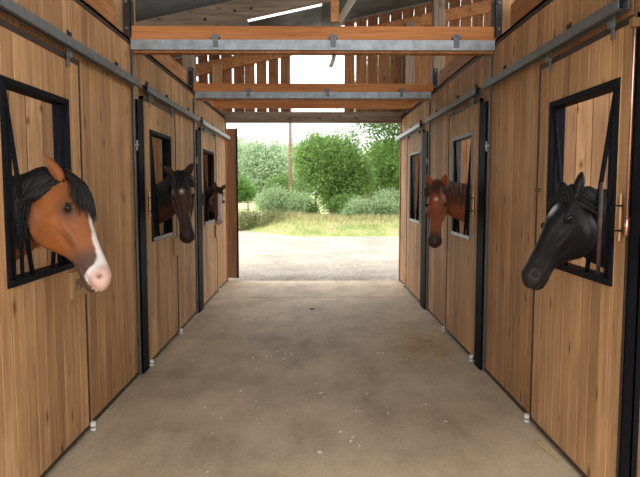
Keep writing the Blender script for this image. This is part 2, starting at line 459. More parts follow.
crossbeam(9.40, 2.868, 'third crossbeam, plain orange-brown timber without steel, before the doorway header', rail=False, zt=2.973)
e = crossbeam(10.46, 2.757, 'weathered header timber across the top of the far doorway', rail=False, zt=2.944, mat=M['old'], thick=.08, x0=-1.6, x1=1.6)
# kingpost on nearest crossbeam
e = empty('timber_post', (.178, 5.15, 3.0), 'thin brown timber post rising from the middle of the nearest crossbeam', 'post')
MB().box(.145, .211, 5.12, 5.17, 3.005, 4.22).build('upright', M['plate'], e, bevel=.004)
# strap
pts = [(.175, 5.222, 2.90), (.18, 5.225, 2.82), (.178, 5.225, 2.76), (.165, 5.225, 2.70), (.145, 5.22, 2.655)]
mb = MB()
for a, b_ in zip(pts[:-1], pts[1:]): mb.bar(a, b_, .036, .008, up=(0, 1, 0))
tag(mb.build('strap', M['rope']), 'grey strap end hanging behind the nearest crossbeam', 'strap')
# light fitting
e = empty('strip_light', (.38, 6.4, 3.54), 'cream unlit strip light hanging high in the roof, right of the thin post', 'light fitting', rot=(0, 0, 0))
MB().bar((.303, 7.0, 3.57), (.455, 5.8, 3.57), .10, .05).build('housing', M['galv_dull'], e, bevel=.006)
MB().tube([(.306, 6.98, 3.54), (.452, 5.82, 3.54)], .038, 14).build('diffuser', M['cream'], e, smooth=True)
for p in ((.315, 6.9), (.442, 5.9)):
    MB().tube([(p[0], p[1], 3.59), (p[0], p[1], roof_h(p[0]) - .015)], .006, 6).build('hanger', M['dark_iron'], e)

# ------------------------------------------------------------------ uprights, tracks and doors
SN = {-1: 'left', 1: 'right'}
OR = ['nearest', 'middle', 'farthest']
for side in (-1, 1):
    for i, b in enumerate(BAYS[side]):
        ya, yb = b['post']
        e = empty('steel_post', (side * 1.5100, (ya + yb) / 2, 0), f'{OR[i]} black steel door post on the {SN[side]} side of the aisle', 'post')
        # H section
        p = MB().box(side * 1.4980, side * 1.5040, ya, yb, 0, 2.38).box(side * 1.5300, side * 1.5295, ya, yb, 0, 2.38).box(side * 1.5040, side * 1.5300, (ya + yb) / 2 - .006, (ya + yb) / 2 + .006, 0, 2.38)
        p.box(side * 1.4980, side * 1.5295, yb - .008, yb, 0, 2.38).box(side * 1.4980, side * 1.5295, ya, ya + .008, 0, 2.38)
        p.build('section', M['black'], e, bevel=.002)
        MB().box(side * 1.4900, side * 1.5290, ya - .01, yb + .01, 0, .012).build('foot_plate', M['black'], e)
        if i:
            g = empty('steel_upright', (side * 1.5200, ya - .04, 0), f'thin galvanised upright under {"nearest" if i == 1 else "second"} crossbeam at its {SN[side]} end', 'upright')
            MB().box(side * 1.5120, side * 1.5180, ya - .055, ya - .01, 0, 2.765).box(side * 1.5180, side * 1.5290, ya - .016, ya - .01, 0, 2.765).build('angle_steel', M['galv_dull'], g, bevel=.001)
            MB().box(side * 1.4800, side * 1.5120, ya - .06, ya - .045, 1.985, 2.0).tube([(side * 1.4900, ya - .075, 1.95), (side * 1.4900, ya - .06, 1.95), (side * 1.4900, ya - .055, 2.03)], .008, 6).build('latch', M['galv'], g)

def track(side, y0, y1, label, mat, brackets):
    e = empty('door_track', (side * 1.4900, (y0 + y1) / 2, 2.5), label, 'track')
    t = MB()
    xo, xi = side * 1.4520, side * 1.5050
    t.box(xo, side * (abs(xo) + .004), y0, y1, 2.472, 2.53)
    t.box(xi, side * (abs(xi) - .004), y0, y1, 2.472, 2.53)
    t.box(xo, xi, y0, y1, 2.526, 2.53)
    t.box(xo, side * 1.4770, y0, y1, 2.472, 2.476); t.box(xi, side * 1.4930, y0, y1, 2.472, 2.476)
    t.build('rail', mat, e, bevel=.002)
    for yb in brackets:
        k = MB().box(side * 1.5300, side * 1.5295, yb - .02, yb + .02, 2.51, 2.61).box(side * 1.4700, side * 1.5295, yb - .02, yb + .02, 2.531, 2.541)
        k.tube([(side * 1.5100, yb, 2.58), (side * 1.5300, yb, 2.58)], .014, 8)
        k.build('bracket', M['dark_iron'], e)
track(-1, Y0, 5.12, 'dull galvanised door track above the nearest left stall door', M['galv_dull'], (2.9, 3.85, 4.75))
track(-1, 5.36, 7.74, 'galvanised door track above the middle left stall door', M['galv_dull'], (5.6, 6.35, 7.4))
track(-1, 8.02, 10.6, 'bright galvanised door track above the farthest left stall door', M['galv'], (8.3, 9.2, 10.2))
track(1, 2.92, 5.22, 'dull galvanised door track above the nearest right stall door', M['galv_dull'], (3.0, 3.65, 4.85))
track(1, Y0, 2.72, 'galvanised door track at the right edge, nearest of all', M['galv_dull'], (2.5,))
track(1, 5.46, 7.92, 'galvanised door track above the middle right stall door', M['galv_dull'], (5.7, 6.4, 7.5))
track(1, 8.3, 10.75, 'bright galvanised door track above the farthest right stall door', M['galv'], (8.6, 9.5, 10.4))

def stall_door(side, b, label, framemat, sillmat, plaque=None, latch='small', rods=False):
    y0, y1 = b['door']; wa, wb = b['win']; z0, z1 = .035, 2.435; wz0, wz1 = 1.13, 2.165
    e = empty('stall_door', (side * 1.5200, (y0 + y1) / 2, 0), label, 'door'); e['kind'] = 'thing'
    mb = MB(); boards(mb, side, y0 + .012, y1 - .012, z0 + .01, z1 - .01, thick=.026, bw=.115, face=1.502, holes=[(wa + .02, wb - .02, wz0 + .02, wz1 - .02)])
    mb.build('boarding', M['door_boards'], e, bevel=.0025)
    # dark steel edging round the leaf
    s = MB()
    for (a, b2, c, d) in ((y0, y0 + .014, z0, z1), (y1 - .014, y1, z0, z1), (y0, y1, z0, z0 + .014), (y0, y1, z1 - .032, z1)):
        s.box(side * 1.4950, side * 1.5300, a, b2, c, d)
    s.build('edge_strip', M['strip'], e)
    # window frame with depth
    f = MB(); t = .035; xa, xb = side * 1.4920, side * 1.5850
    f.box(xa, xb, wa, wa + t, wz0, wz1).box(xa, xb, wb - t, wb, wz0, wz1).box(xa, xb, wa + t, wb - t, wz1 - t, wz1)
    fr = f.build('window_frame', framemat, e, bevel=.003)
    MB().box(xa - side * .002, xb, wa + t, wb - t, wz0, wz0 + t).build('sill_rail', sillmat, fr, bevel=.003)  # grey sills on the farther doors put a highlight into the colour
    # V yoke bars and upright bars
    xg = side * 1.5080; r = .0105; W = wb - wa
    for (s0, sg) in ((wa, 1), (wb, -1)):
        top = s0 + sg * .05; bot = s0 + sg * W * .345
        MB().tube([(xg, top, wz1 - t), (xg, bot, wz0 + t)], .013, 8).build('yoke_bar', M['black'], fr, smooth=True)
        for q in (.085, .17, ):
            yy = s0 + sg * q
            # meets the sloping bar above
            f_ = (q - .05) / (W * .345 - .05); zt = wz1 - t - f_ * (wz1 - wz0 - 2 * t)
            MB().tube([(xg, yy, zt), (xg, yy, wz0 + t)], r, 8).build('bar', M['black'] if (q < .1) else M['rust' if rods else 'black'], fr, smooth=True)
    # hangers up to the track
    for yy in (y0 + .2, y1 - .2):
        h = MB().box(side * 1.4820, side * 1.4880, yy - .015, yy + .015, 2.36, 2.51)
        h.tube([(side * 1.4650, yy, 2.43), (side * 1.4900, yy, 2.43)], .02, 10)
        h.build('hanger', M['galv_dull'], e)
    # mid joint straps on the edging
    MB().box(side * 1.4920, side * 1.5020, y1 - .06, y1 + .008, 1.60, 1.625).build('joint_strap', M['strip'], e)
    if plaque:
        pa, pb, pz0, pz1 = plaque
        pq = MB().box(side * 1.4750, side * 1.5010, pa, pb, pz0, pz1).build('name_plaque', M['plaque'], e, bevel=.004)
        pq['label'] = 'small wooden name plaque with a faint dark scrawl'
        return e, pq
    return e, None

def door_latch(e, side, y, mat, z0=1.40, z1=1.56, long=False):
    l = MB().box(side * 1.4920, side * 1.5010, y - .022, y + .022, z0, z1).tube([(side * 1.4800, y, z0 - .03), (side * 1.4800, y, z1 + .04)], .009, 8)
    l = l.build('bolt_latch', mat, e)
    x = side * 1.4800
    MB().tube([(x, y - .02, z0 + .02), (x - side * .05, y - .01, z0 + .02), (x - side * .05, y - .01, z1 - .02), (x, y - .02, z1 - .02)], .006, 6).build('handle', M['black'], l)

dA, pA = stall_door(-1, BAYS[-1][0], 'nearest left stall door, bay horse with white blaze leaning through its window', M['black'], M['black'], (3.65, 3.89, .94, 1.11))
mk = MB()
for (a, b_) in (((3.70, .99), (3.71, 1.06)), ((3.71, 1.06), (3.735, 1.02)), ((3.735, 1.02), (3.75, 1.06)), ((3.765, 1.06), (3.76, .99)), ((3.78, .995), (3.80, 1.055)), ((3.80, 1.055), (3.825, .995)), ((3.835, 1.05), (3.84, 1.0))):
    mk.bar((-1.4735, a[0], a[1]), (-1.4735, b_[0], b_[1]), .006, .008, up=(1, 0, 0))
mk.build('inscription', M['dark_ink'], pA)
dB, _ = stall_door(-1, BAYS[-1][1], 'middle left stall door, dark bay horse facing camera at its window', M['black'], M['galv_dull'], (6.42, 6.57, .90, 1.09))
door_latch(dB, -1, 5.45, M['brass'])
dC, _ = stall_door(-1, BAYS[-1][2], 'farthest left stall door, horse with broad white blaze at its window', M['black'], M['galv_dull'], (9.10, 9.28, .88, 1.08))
door_latch(dC, -1, 8.15, M['dark_iron'])
dE, _ = stall_door(1, BAYS[1][0], 'nearest right stall door, black horse leaning through its window', M['black'], M['black'], rods=True)
door_latch(dE, 1, 2.88, M['brass'])
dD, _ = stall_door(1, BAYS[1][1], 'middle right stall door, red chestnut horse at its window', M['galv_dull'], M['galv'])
door_latch(dD, 1, 5.55, M['brass'])
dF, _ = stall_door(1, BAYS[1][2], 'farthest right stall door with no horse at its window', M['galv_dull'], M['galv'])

# long copper rod beside the nearest right door
e = empty('drop_rod', (1.475, 2.805, 1.4), 'long copper-coloured drop rod beside the nearest right stall door', 'rod')
MB().tube([(1.475, 2.805, 1.47), (1.475, 2.805, 2.72)], .0085, 10).build('rod', M['copper'], e, smooth=True)
MB().tube([(1.475, 2.805, 1.40), (1.475, 2.805, 1.49)], .014, 10).build('ferrule', M['copper'], e, smooth=True)
for z in (2.36, 2.60): MB().box(1.455, 1.50, 2.788, 2.822, z, z + .04).build('guide', M['brass'], e)

# white floor guides
guides = [(-1, 3.93), (-1, 5.40), (-1, 6.62), (-1, 9.33), (1, 4.04), (1, 5.52), (1, 6.72), (1, 9.70)]
glabs = ['white floor guide at the foot of the nearest left door', 'white floor guide beside the middle left black post',
  'white floor guide under far edge of the middle left door', 'white floor guide under the farthest left door',
  'white floor guide at the foot of the nearest right door', 'white floor guide beside the middle right black post',
  'white floor guide under far edge of the middle right door', 'white floor guide under the farthest right door']
for (side, y), lb in zip(guides, glabs):
    e = empty('floor_guide', (side * 1.4820, y, 0), lb, 'door guide', 'white door guides along the floor')
    MB().tube([(side * 1.4820, y, 0.006), (side * 1.4820, y, .022)], .019, 14).build('base_disc', M['white'], e)
    MB().tube([(side * 1.4820, y, .022), (side * 1.4820, y, .034)], .010, 12).build('spindle', M['galv_dull'], e)
    MB().tube([(side * 1.4820, y, .034), (side * 1.4820, y, .062)], [.019, .018], 14).build('roller', M['white'], e)

# barn door leaf at the far left
e = empty('barn_door', (-1.46, 10.72, 0), 'brown wooden barn door leaf slid open at the far left of the doorway', 'door')
e['kind'] = 'thing'
mb = MB()
for i in range(3):
    mb.box(-1.797 + i * .145, -1.797 + (i + 1) * .145 - .003, 10.68, 10.72, .03, 2.68)
mb.build('boarding', M['leaf_door'], e, bevel=.003)
MB().box(-1.362, -1.342, 10.665, 10.735, .03, 2.69).build('edge_strip', M['black'], e)
mb = MB()
for z in (.3, 1.35, 2.45): mb.box(-1.80, -1.368, 10.72, 10.745, z, z + .1)
mb.build('ledge', M['leaf_door'], e)

# ------------------------------------------------------------------ straw and chips on the floor
def scatter(name, n, fn, mat, label, cat, size, zr=.004, kind='stuff'):
    mb = MB()
    for _ in range(n):
        x, y = fn(); a = random.uniform(0, 2 * PI); L_, W_ = size[0] * random.uniform(.4, 1.3), size[1] * random.uniform(.6, 1.3)
        z = random.uniform(.002, zr + .002); t = random.uniform(-.15, .15) * L_
        d = Vector((math.cos(a), math.sin(a), 0)) * L_ / 2
        p = Vector((x, y, z + .002 + abs(t)))
        mb.bar(p - d + Vector((0, 0, t)), p + d - Vector((0, 0, t)), W_, W_ * .5)
    o = mb.build(name, mat); tag(o, label, cat, kind=kind); return o
def blob(cx, cy, sx, sy):
    def f():
        while True:
            x, y = random.gauss(cx, sx), random.gauss(cy, sy)
            if abs(x) < 1.44 and y < Y1: return x, y
    return f
b1 = blob(1.12, 6.1, .22, .35); b2 = blob(0, 6, .9, 2.3)
scatter('straw', 900, b1, M['straw'], 'loose straw and hay scattered on concrete before the middle right door', 'straw', (.05, .0035), .012)
scatter('straw', 260, b2, M['straw'], 'thin sprinkling of hay stalks along the middle of the aisle', 'straw', (.04, .003), .004)
sf = [blob(-.45, 5.8, .12, .12), blob(-.75, 7.3, .12, .2), blob(.1, 6.6, .15, .5), blob(.4, 5.7, .5, 1.2), blob(-.2, 4, .6, .8)]
scatter('wood_chips', 130, lambda: random.choice(sf)(), M['chip'], 'pale wood chips littering the concrete aisle floor', 'chips', (.022, .012), .003)
# wisp of straw at the right wall
mb = MB()
for k in range(7):
    a = Vector((1.455, 3.42 + .03 * k, .005)); mb.tube([a, a + Vector((-.02 - .01 * k, .01, .05)), a + Vector((-.05, .03 - .015 * k, .085))], .0018, 5)
tag(mb.build('straw_wisp', M['straw']), 'small wisp of straw sticking out under the nearest right door', 'straw')
# drain spot
mb = MB().tube([(-.02, 8.02, .0), (-.02, 8.02, .004)], .035, 14)
tag(mb.build('drain_cap', M['black'], None), 'small dark round cap in the concrete towards the doorway', 'drain')

# ------------------------------------------------------------------ outside
def terrain(name, xs, ys, hf, mat, label=None):
    vs = [(x, y, hf(x, y)) for y in ys for x in xs]; n = len(xs)
    fs = [(j * n + i, j * n + i + 1, (j + 1) * n + i + 1, (j + 1) * n + i) for j in range(len(ys) - 1) for i in range(n - 1)]
    me = bpy.data.meshes.new(name); me.from_pydata(vs, [], fs); me.update()
    o = link_mesh(name, me, mat, smooth=True); tag(o, label, kind='structure'); return o
def lin(a, b, n): return [a + (b - a) * i / (n - 1) for i in range(n)]
terrain('gravel_yard', lin(-40, 40, 81), lin(-14, 30, 89), lambda x, y: (-.21 if (abs(x) < BX and y < Y1 - .02) else -.012 + .012 * mnoise.noise(Vector((x, y, 0)) * .8)), M['gravel'])
def bank_h(x, y):
    edge = 19.4 + .9 * max(0, min(1, (-x - .3) / 2.2)) * 2.6
    t = max(0, min(1, (y - edge) / 3.2)); t = t * t * (3 - 2 * t)
    hh = .42 if x > -1.2 else .42 * max(.35, 1 + (x + 1.2) * .35)
    back = max(0, min(1, (y - 25) / 8))
    return -.25 + (hh + .25) * t * (1 - back * .75) + .06 * mnoise.noise(Vector((x, y, 3)) * .7) + (.0 if y < edge else .02)
terrain('grass_bank', lin(-30, 30, 121), lin(18.5, 40, 87), bank_h, M['turf'])
terrain('meadow', lin(-120, 120, 25), lin(39, 200, 20), lambda x, y: -.02 + .0 * x, M['meadow'])

# grass on bank
mb = MB(); vs = []; fs = []
for _ in range(16000):
    x = random.uniform(-7, 6.5); y = random.uniform(19.2, 27)
    h0 = bank_h(x, y)
    if h0 < .02: continue
    tall = .06 + .34 * max(0, min(1, (h0 - .15) / .45)) * random.uniform(.4, 1.1)
    a = random.uniform(0, 2 * PI); wv = random.uniform(.008, .018); dx, dy = math.cos(a) * wv, math.sin(a) * wv
    lx, ly = random.gauss(0, .3) * tall, random.gauss(0, .3) * tall
    n = len(vs); vs += [(x - dx, y - dy, h0 - .02), (x + dx, y + dy, h0 - .02), (x + lx, y + ly, h0 + tall)]; fs.append((n, n + 1, n + 2))
me = bpy.data.meshes.new('grass'); me.from_pydata(vs, [], fs)
tag(link_mesh('grass', me, M['grass']), 'dry seeding grass growing along the bank beyond the gravel', 'grass', kind='stuff')

def foliage(parent, name, blobs, n, size, mat, droop=0):
    """leaf mass made of small folded leaves around lobes; blobs = (centre, radii)"""
    vs = []; fs = []
    vol = [max(.05, b[1][0] * b[1][2]) for b in blobs]; tot = sum(vol)
    for (c, r), v_ in zip(blobs, vol):
        k = int(n * v_ / tot)
        # twig clumps
        nc = max(6, k // 14)
        for _ in range(nc):
            while True:
                d = Vector((random.gauss(0, 1), random.gauss(0, 1), random.gauss(0, 1)))
                if d.length > .01: break
            d.normalize(); rad = random.uniform(.55, 1.05) ** .6
            cc = Vector((c[0] + d.x * r[0] * rad, c[1] + d.y * r[1] * rad, c[2] + d.z * r[2] * rad))
            for _ in range(14):
                p = cc + Vector((random.gauss(0, 1), random.gauss(0, 1), random.gauss(0, 1) - droop)) * size * 1.5
                nn = Vector((random.gauss(0, 1), random.gauss(0, 1), random.gauss(.8, 1))).normalized()
                t = nn.cross(Vector((random.gauss(0, 1), random.gauss(0, 1), random.gauss(0, 1)))).normalized(); s = nn.cross(t)
                L_ = size * random.uniform(.7, 1.3); W_ = L_ * .45
                i = len(vs); vs += [p - t * L_ / 2, p + s * W_ / 2 , p + t * L_ / 2, p - s * W_ / 2]
                fs.append((i, i + 1, i + 2, i + 3))
    o_inv = Vector(parent.location)
    me = bpy.data.meshes.new(name); me.from_pydata([tuple(Vector(v) - o_inv) for v in vs], [], fs)
    return link_mesh(name, me, mat, parent)
def lobes(c, r, n, k=.45):
    out = [(c, (r[0] * .75, r[1] * .75, r[2] * .75))]
    for _ in range(n):
        d = Vector((random.gauss(0, 1), random.gauss(0, 1), random.gauss(0, .9))).normalized()
        out.append(((c[0] + d.x * r[0] * .72, c[1] + d.y * r[1] * .72, c[2] + d.z * r[2] * .72), (r[0] * k * random.uniform(.6, 1.1), r[1] * k, r[2] * k * random.uniform(.6, 1.1))))
    return out
def tree(name, x, y, base, top, rx, label, cat, leaf, n, size, trunk=.12, lob=12, low=.3, grp=None, stems=1, shape=None):
    e = empty(name, (x, y, base), label, cat, grp)
    h = top - base; c = (x, y, base + h * (low + (1 - low) / 2)); r = (rx, rx * .9, h * (1 - low) / 2)
    foliage(e, 'foliage', shape or lobes(c, r, lob), n, size, M[leaf])
    mb = MB()
    for s in range(stems):
        ox = random.uniform(-.12, .12) * (stems > 1)
        p0 = Vector((x + ox, y, base - .25)); p2 = Vector((x + ox * 4, y, base + h * .72)); pm = (p0 + p2) / 2 + Vector((random.uniform(-.1, .1), 0, 0))
        mb.tube([p0, pm, p2], [trunk, trunk * .7, trunk * .25], 8)
        for _ in range(9):
            a = p0.lerp(p2, random.uniform(.3, .95)); d = Vector((random.gauss(0, 1), random.gauss(0, 1), random.uniform(.3, 1))).normalized()
            mb.tube([a, a + d * rx * .4, a + d * rx * .75 + Vector((0, 0, .1 * rx))], [trunk * .35, trunk * .2, trunk * .08], 5)
    mb.build('trunk', M['bark'], e, smooth=True)
    return e
# big round tree in the middle
tree('broadleaf_tree', 1.0, 28.5, .3, 4.6, 1.68, 'full bright green tree in the middle of the view through the doorway', 'tree', 'leaf_mid', 42000, .12, .11, 18, .06, stems=3)
# tall tree on the right with overhanging branches
tree('overhanging_tree', 4.7, 26.2, .3, 8.4, 2.8, 'tall dark tree at right whose branches hang into the doorway top', 'tree', 'leaf_dark', 42000, .13, .16, 18, .3)
tree('broadleaf_tree', 3.9, 33.0, .2, 4.3, 1.9, 'shorter tree behind the right hand bushes', 'tree', 'leaf_mid', 24000, .15, .14, 12, .02)
tree('shrub', -1.2, 25.9, .15, 1.72, 1.1, 'rounded grey-green shrub on the bank in front of the utility pole', 'shrub', 'leaf_pale', 16000, .08, .04, 10, .0, stems=4)
tree('shrub', 2.0, 24.2, .35, 1.3, .8, 'pale arching bush on the bank below the dark tree', 'shrub', 'leaf_pale', 7000, .075, .03, 8, .0, stems=4)
tree('shrub', 3.2, 24.7, .35, 1.7, .95, 'pale arching bush at the far right of the bank', 'shrub', 'leaf_pale', 9000, .075, .03, 8, .0, stems=4)
tree('shrub', 1.5, 25.9, .5, 1.35, .6, 'low dark green bush at the foot of the big round tree', 'shrub', 'leaf_dark', 7000, .08, .03, 6, .0, stems=3)
tree('shrub', -3.0, 24.0, -.1, .85, 1.0, 'low straggly dark green brush at the left end of the bank', 'shrub', 'brush', 9000, .07, .03, 8, .0, stems=4)
tree('shrub', -1.5, 23.6, -.05, .72, .85, 'low brownish undergrowth before the rounded grey-green shrub', 'shrub', 'brush', 8000, .06, .03, 8, .0, stems=4)
tree('shrub', -.1, 27.2, .3, 1.2, .4, 'small dark green bush between shrub and big tree', 'shrub', 'leaf_dark', 3000, .08, .03, 5, .0, stems=2)
# far trees
far = [(-16.2, 84, 9.3, 3.0, 'leftmost of the far pale trees beyond the meadow'), (-11.0, 92, 10.6, 3.5, 'tallest pale tree beyond the meadow, second from left'),
       (-6.3, 82, 8.6, 3.2, 'pale far tree just left of the utility pole'), (-2.2, 96, 8.6, 3.0, 'pale far tree just right of the utility pole'),
       (3.5, 88, 8.5, 3.4, 'far tree mostly hidden behind the big round tree'), (10.5, 85, 9.0, 4.0, 'far tree hidden behind the dark right-hand tree'),
       (-22.5, 80, 9.0, 3.6, 'far pale tree hidden behind the brown barn door leaf')]
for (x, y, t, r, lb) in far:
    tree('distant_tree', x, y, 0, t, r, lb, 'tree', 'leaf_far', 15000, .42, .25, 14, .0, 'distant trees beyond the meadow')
for (x, y, t, r, lb) in ((-8.8, 72, 2.6, 1.8, 'dark hedge bush below the far trees at left'), (-4.2, 73, 3.4, 2.0, 'dark hedge bush at the foot of the utility pole'), (-13.5, 74, 2.2, 1.9, 'dark hedge bush at the far left edge of the meadow')):
    tree('hedge_bush', x, y, 0, t, r, lb, 'bush', 'leaf_dark', 6000, .25, .08, 8, .0, 'hedge bushes at the far side of the meadow')
# pole
e = empty('utility_pole', (-1.72, 45, 0), 'brown wooden utility pole standing among the trees left of the doorway centre', 'pole')
MB().tube([(-1.72, 45, -.1), (-1.72, 45, 9.0)], [.16, .12], 12).build('shaft', M['pole'], e, smooth=True)
MB().bar((-2.44, 44.9, 8.5), (-1.0, 44.9, 8.5), .09, .1).build('crossarm', M['pole'], e)
for (x, y, lb) in ((-3.05, 28, 'thin grey fence post in the meadow at left'), (.1, 27.4, 'thin fence post right of the rounded shrub'), (-.55, 30, 'thin fence post behind the rounded shrub')):
    h0 = bank_h(x, y); e = empty('fence_post', (x, y, h0), lb, 'post', 'fence posts beyond the bank')
    MB().tube([(x, y, h0 - .2), (x, y, h0 + 1.1)], [.04, .035], 8).build('stake', M['bark'], e)
    MB().tube([(x - .05, y, h0 + .9), (x + .05, y, h0 + .9)], .01, 6).build('wire_staple', M['galv_dull'], e)

# ------------------------------------------------------------------ horses
def coat_mat(name, rough=.5, sheen=.25):
    m, nt, b = new_mat(name); L = nt.links.new
    at = nt.nodes.new('ShaderNodeVertexColor'); at.layer_name = 'Col'
    tc = nt.nodes.new('ShaderNodeTexCoord')
    n = noise_n(nt, tc.outputs['Object'], 14, 5, .6)
    r = ramp(nt, [(.3, (.8, .78, .76)), (.7, (1.12, 1.1, 1.08))]); L(n.outputs[0], r.inputs[0])
    L(mixc(nt, 'MULTIPLY', .8, at.outputs['Color'], r.outputs[0]), b.inputs['Base Color'])
    b.inputs['Roughness'].default_value = rough; b.inputs['Specular IOR Level'].default_value = .22
    f = noise_n(nt, tc.outputs['Object'], 220, 3, .6); bump(nt, b, f.outputs[0], .12, .003)
    return m
M['coat'] = coat_mat('coat')
M['hair'] = plain('black_hair', (.008, .006, .005), .6, 0, 90, .5)
M['hair_brown'] = plain('brown_hair', (.10, .035, .015), .5, 0, 90, .5)

def interp(u, tab):
    us = [t[0] for t in tab]
    if u <= us[0]: return tab[0][1:]
    for a, b in zip(tab[:-1], tab[1:]):
        if u <= b[0]:
            t = (u - a[0]) / (b[0] - a[0]); t = t * t * (3 - 2 * t) * .5 + t * .5
            return tuple(p + (q - p) * t for p, q in zip(a[1:], b[1:]))
    return tab[-1][1:]
# u, dorsal, ventral, half widths at top / middle / bottom
HEAD = [(-.07, -.045, -.11, .02, .03, .02), (-.045, -.01, -.17, .05, .06, .035), (0, .012, -.215, .055, .074, .05), (.06, .030, -.25, .068, .090, .066), (.12, .036, -.272, .084, .102, .070),
        (.19, .032, -.278, .088, .110, .066), (.25, .020, -.262, .072, .098, .056), (.31, .008, -.220, .056, .076, .046), (.37, -.003, -.180, .047, .063, .040),
        (.43, -.011, -.161, .043, .057, .038), (.49, -.017, -.162, .045, .062, .042), (.54, -.023, -.170, .050, .068, .046), (.58, -.033, -.168, .046, .063, .042), (.605, -.050, -.152, .034, .048, .033), (.62, -.08, -.125, .014, .02, .014)]
HEAD_L = .62

def loft(mb, rings, n):
    vs = [p for r in rings for p in r]; m = len(rings)
    fs = [(i * n + k, i * n + (k + 1) % n, (i + 1) * n + (k + 1) % n, (i + 1) * n + k) for i in range(m - 1) for k in range(n)]
    fs += [tuple(range(n - 1, -1, -1)), tuple((m - 1) * n + k for k in range(n))]
    mb.add(vs, fs)

def spline(pts, k):
    """catmull-rom through tuples"""
    P = [np.array(p, float) for p in pts]; P = [2 * P[0] - P[1]] + P + [2 * P[-1] - P[-2]]; out = []
    for i in range(1, len(P) - 2):
        for j in range(k):
            t = j / k
            out.append(.5 * ((2 * P[i]) + (-P[i - 1] + P[i + 1]) * t + (2 * P[i - 1] - 5 * P[i] + 4 * P[i + 1] - P[i + 2]) * t * t + (-P[i - 1] + 3 * P[i] - 3 * P[i + 1] + P[i + 2]) * t ** 3))
    out.append(P[-2]); return out

